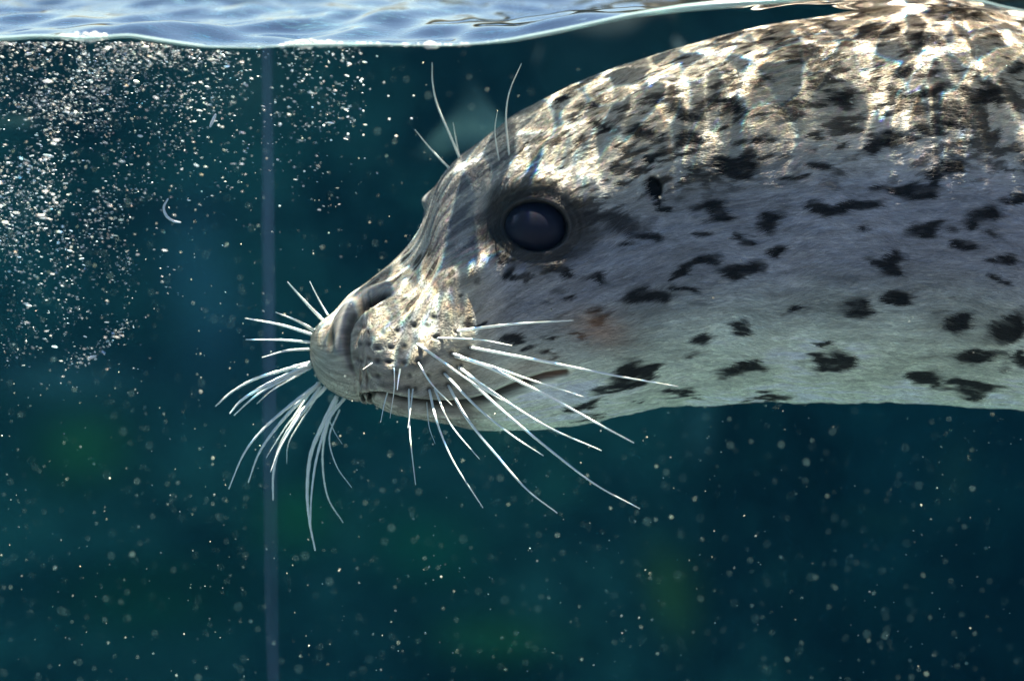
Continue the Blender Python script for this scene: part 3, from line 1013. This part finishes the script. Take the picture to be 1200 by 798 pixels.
def cloud(name, items, m, iv, if_, **props):
    """Many little ellipsoids as one mesh. items: (centre, (rx,ry,rz), tilt)"""
    n = len(items)
    C_ = np.array([i[0] for i in items])
    S_ = np.array([i[1] for i in items])
    A_ = np.array([i[2] for i in items])
    v = iv[None] * S_[:, None]
    c, s = np.cos(A_)[:, None], np.sin(A_)[:, None]
    x = v[..., 0] * c + v[..., 2] * s
    z = -v[..., 0] * s + v[..., 2] * c
    v = np.stack([x, v[..., 1], z], -1) + C_[:, None]
    f = if_[None] + (np.arange(n) * len(iv))[:, None, None]
    return link(name, mesh_from(name, v.reshape(-1, 3), f.reshape(-1, 3)), m, **props)


CLUMP = blur_field((440, 520), 14, 14, 77)


def dens_cloud():
    """Photo pixel of one bubble of the cloud at the upper left."""
    while True:
        x, y = random.uniform(-5, 430), 50 + 440 * random.random() ** 1.4
        p = 0.95 * math.exp(-((y - 50) / 125) ** 1.6) * (0.16 + 0.84 * math.exp(-(abs(x - 105) / 115) ** 2.4))
        p += 0.9 * math.exp(-((x - 8) / 42) ** 2 - ((y - 235) / 75) ** 2)
        p += 0.42 * math.exp(-((x - 95) / 60) ** 2 - ((y - 310) / 70) ** 2)
        p += 0.9 * math.exp(-((x - 150 + 1.35 * (y - 378)) / 14) ** 2 - ((y - 425) / 42) ** 2)
        p += 0.5 * math.exp(-((x - 20) / 22) ** 2 - ((y - 400) / 25) ** 2)
        p *= math.exp(0.55 * CLUMP[int(max(x, 0)), int(min(y, 510))])
        if y > men_row_at(x) + 4 and random.random() < p:
            return x, y


def men_row_at(x):
    return float(np.interp(x, men_px, men_row))


bubs = []
for k in range(5600):
    x, y = dens_cloud()
    Y = PANE_Y + 0.004 + 0.11 * random.random() ** 1.4
    sc = 0.33 * math.exp(random.gauss(0, 0.45))
    ln = 0.00085 * sc
    bubs.append((sc, tuple(at(x, y, Y)), (ln * random.uniform(1.1, 2.6), ln * 0.6, ln * random.uniform(0.42, 0.7)), R(random.gauss(9, 9)), random.choice((0, 1, 1, 2, 2)), x, y))
for k in range(60):
    x, y = 320 + abs(random.gauss(0, 75)), 58 + abs(random.gauss(0, 75))
    bubs.append((1.0, tuple(at(x, y, random.uniform(-0.1, 0.08))), (0.0008, 0.0006, 0.0006), R(8), random.choice((0, 1, 2)), x, y))
bubs.sort(key=lambda u: -u[0])
protos = {}
iso = bpy.data.objects
n_ind = 290
base = mesh_from('bubble', IV, IF)
bub_me = []
for m in m_bub:
    q_ = base.copy()
    q_.materials.append(m)
    bub_me.append(q_)
for k, (sc, c, s, a, mi, x, y) in enumerate(bubs[:n_ind]):
    o = bpy.data.objects.new('bubble', bub_me[mi])
    COL.objects.link(o)
    o.location = c
    o.scale = s
    o.rotation_euler = (0, a, 0)
    if y < 235:
        o['label'] = 'tiny white air bubble drifting in the dense cloud below the water line'
        o['group'] = 'air bubbles in the dense cloud below the water line'
    else:
        o['label'] = 'tiny white air bubble in the thin trails below the dense bubble cloud'
        o['group'] = 'air bubbles in the thin trails under the cloud'
    o['category'] = 'bubble'
for mi in range(3):
    it = [(c, s, a) for (sc, c, s, a, m_i, x, y) in bubs[n_ind:] if m_i == mi]
    cloud('fine_bubbles', it, m_bub[mi], IV1, IF1, kind='stuff')

# specks of drifting matter everywhere in the water
m_speck = [bub_mat('speck_pale', (0.75, 0.72, 0.60), 0.3, 0.6), bub_mat('speck_faint', (0.62, 0.60, 0.5), 0.6, 0.6)]
for mi in range(2):
    it = []
    for k in range((900, 1900)[mi]):
        x, y = random.uniform(0, 1200), 60 + 740 * random.random() ** 0.85
        Y = -0.10 + 0.75 * random.random() ** 1.3
        if Y > -0.02 and 0 < 1 and x > 560 and y < 470 and random.random() < 0.7:
            continue
        if Y < 0.0 and x > 420 and y < 470 and random.random() < 0.8:
            continue
        r_ = (0.00022, 0.00036)[mi] * math.exp(random.gauss(0, 0.40)) * (1 + 1.2 * max(0, Y))
        it.append((tuple(at(x, y, Y)), (r_ * 1.15, r_, r_ * 0.9), random.uniform(-1, 1)))
    cloud('drifting_specks', it, m_speck[mi], IV1, IF1, kind='stuff')

# foam where bubbles gather at the meniscus
it = []
for (x0, x1, n_, rr) in ((72, 128, 46, .0016), (330, 402, 70, .0014), (400, 550, 46, .0010), (500, 512, 14, .0016), (560, 700, 14, .0008), (150, 330, 22, .0007)):
    for k in range(n_):
        x = random.uniform(x0, x1)
        r_ = rr * random.uniform(0.4, 1.15)
        arch = 1 - ((x - (x0 + x1) / 2) / ((x1 - x0) / 2)) ** 2 if rr > .0012 else 0.2
        p = at(x, men_row_at(x) - random.uniform(-2.5, 5.5) * arch, PANE_Y + 0.002 + random.uniform(0, .008))
        it.append((tuple(p), (r_ * 1.3, r_, r_ * 0.9), 0.1))
cloud('foam', it, m_bub[1], IV, IF, kind='stuff')

# threads of slime adrift near the glass
m_thr, t, b, o_ = mat('thread')
b.inputs['Base Color'].default_value = (0.62, 0.68, 0.76, 1)
b.inputs['Roughness'].default_value = 0.4
for nm, pts, rr, lab in (('floating_thread', [(197, 233), (192, 243), (195, 253), (203, 259), (212, 261)], .0009, 'curled pale thread floating left of the pane joint below the bubbles'),
                         ('floating_thread', [(253, 134), (250, 141), (246, 149)], .0011, 'short straight pale thread floating among the bubbles beside the pane joint')):
    P2 = smooth_path(pts, 24)
    P = at(P2[:, 0], P2[:, 1], -0.05)
    o = link(nm, tube_mesh(nm, P, rr * np.sin(np.linspace(0.25, math.pi - 0.25, 24)) ** 0.5 * 0.8, 8), m_thr, label=lab, category='thread')

# ---- a rock in the murk
def boulder(px_, py_, Y, w_, h_, tilt, colv, lab, seed):
    m, t, b, o_ = mat('grey_rock')
    nz = N(t, 'ShaderNodeTexNoise', Scale=7.0, Detail=6.0)
    cr = N(t, 'ShaderNodeValToRGB')
    cr.color_ramp.elements[0].color = (*[c * 0.5 for c in colv], 1)
    cr.color_ramp.elements[1].color = (*[c * 1.4 for c in colv], 1)
    t.links.new(nz.outputs[0], cr.inputs[0])
    t.links.new(cr.outputs[0], b.inputs['Base Color'])
    b.inputs['Roughness'].default_value = 0.9
    bm = bmesh.new()
    bmesh.ops.create_icosphere(bm, subdivisions=5, radius=1.0)
    r = np.random.default_rng(seed)
    K = r.normal(0, 2.2, (14, 3))
    P_ = r.uniform(0, 6.3, 14)
    for v in bm.verts:
        c = np.array(v.co[:])
        v.co = Vector(c * (1 + 0.085 * np.sum(np.sin(K @ c + P_))))
    for v in bm.verts:
        v.co.x *= w_
        v.co.y *= w_ * 0.8
        v.co.z *= h_
    me = bpy.data.meshes.new('boulder')
    bm.to_mesh(me)
    bm.free()
    for p in me.polygons:
        p.use_smooth = True
    o = link('boulder', me, m, label=lab, category='rock')
    o.location = at(px_, py_, Y)
    o.rotation_euler = (0, R(tilt), 0)


boulder(725, 50, 1.4, .10, .09, 25, (0.07, 0.045, 0.04), 'reddish brown boulder just under the water line above the seal head', 12)
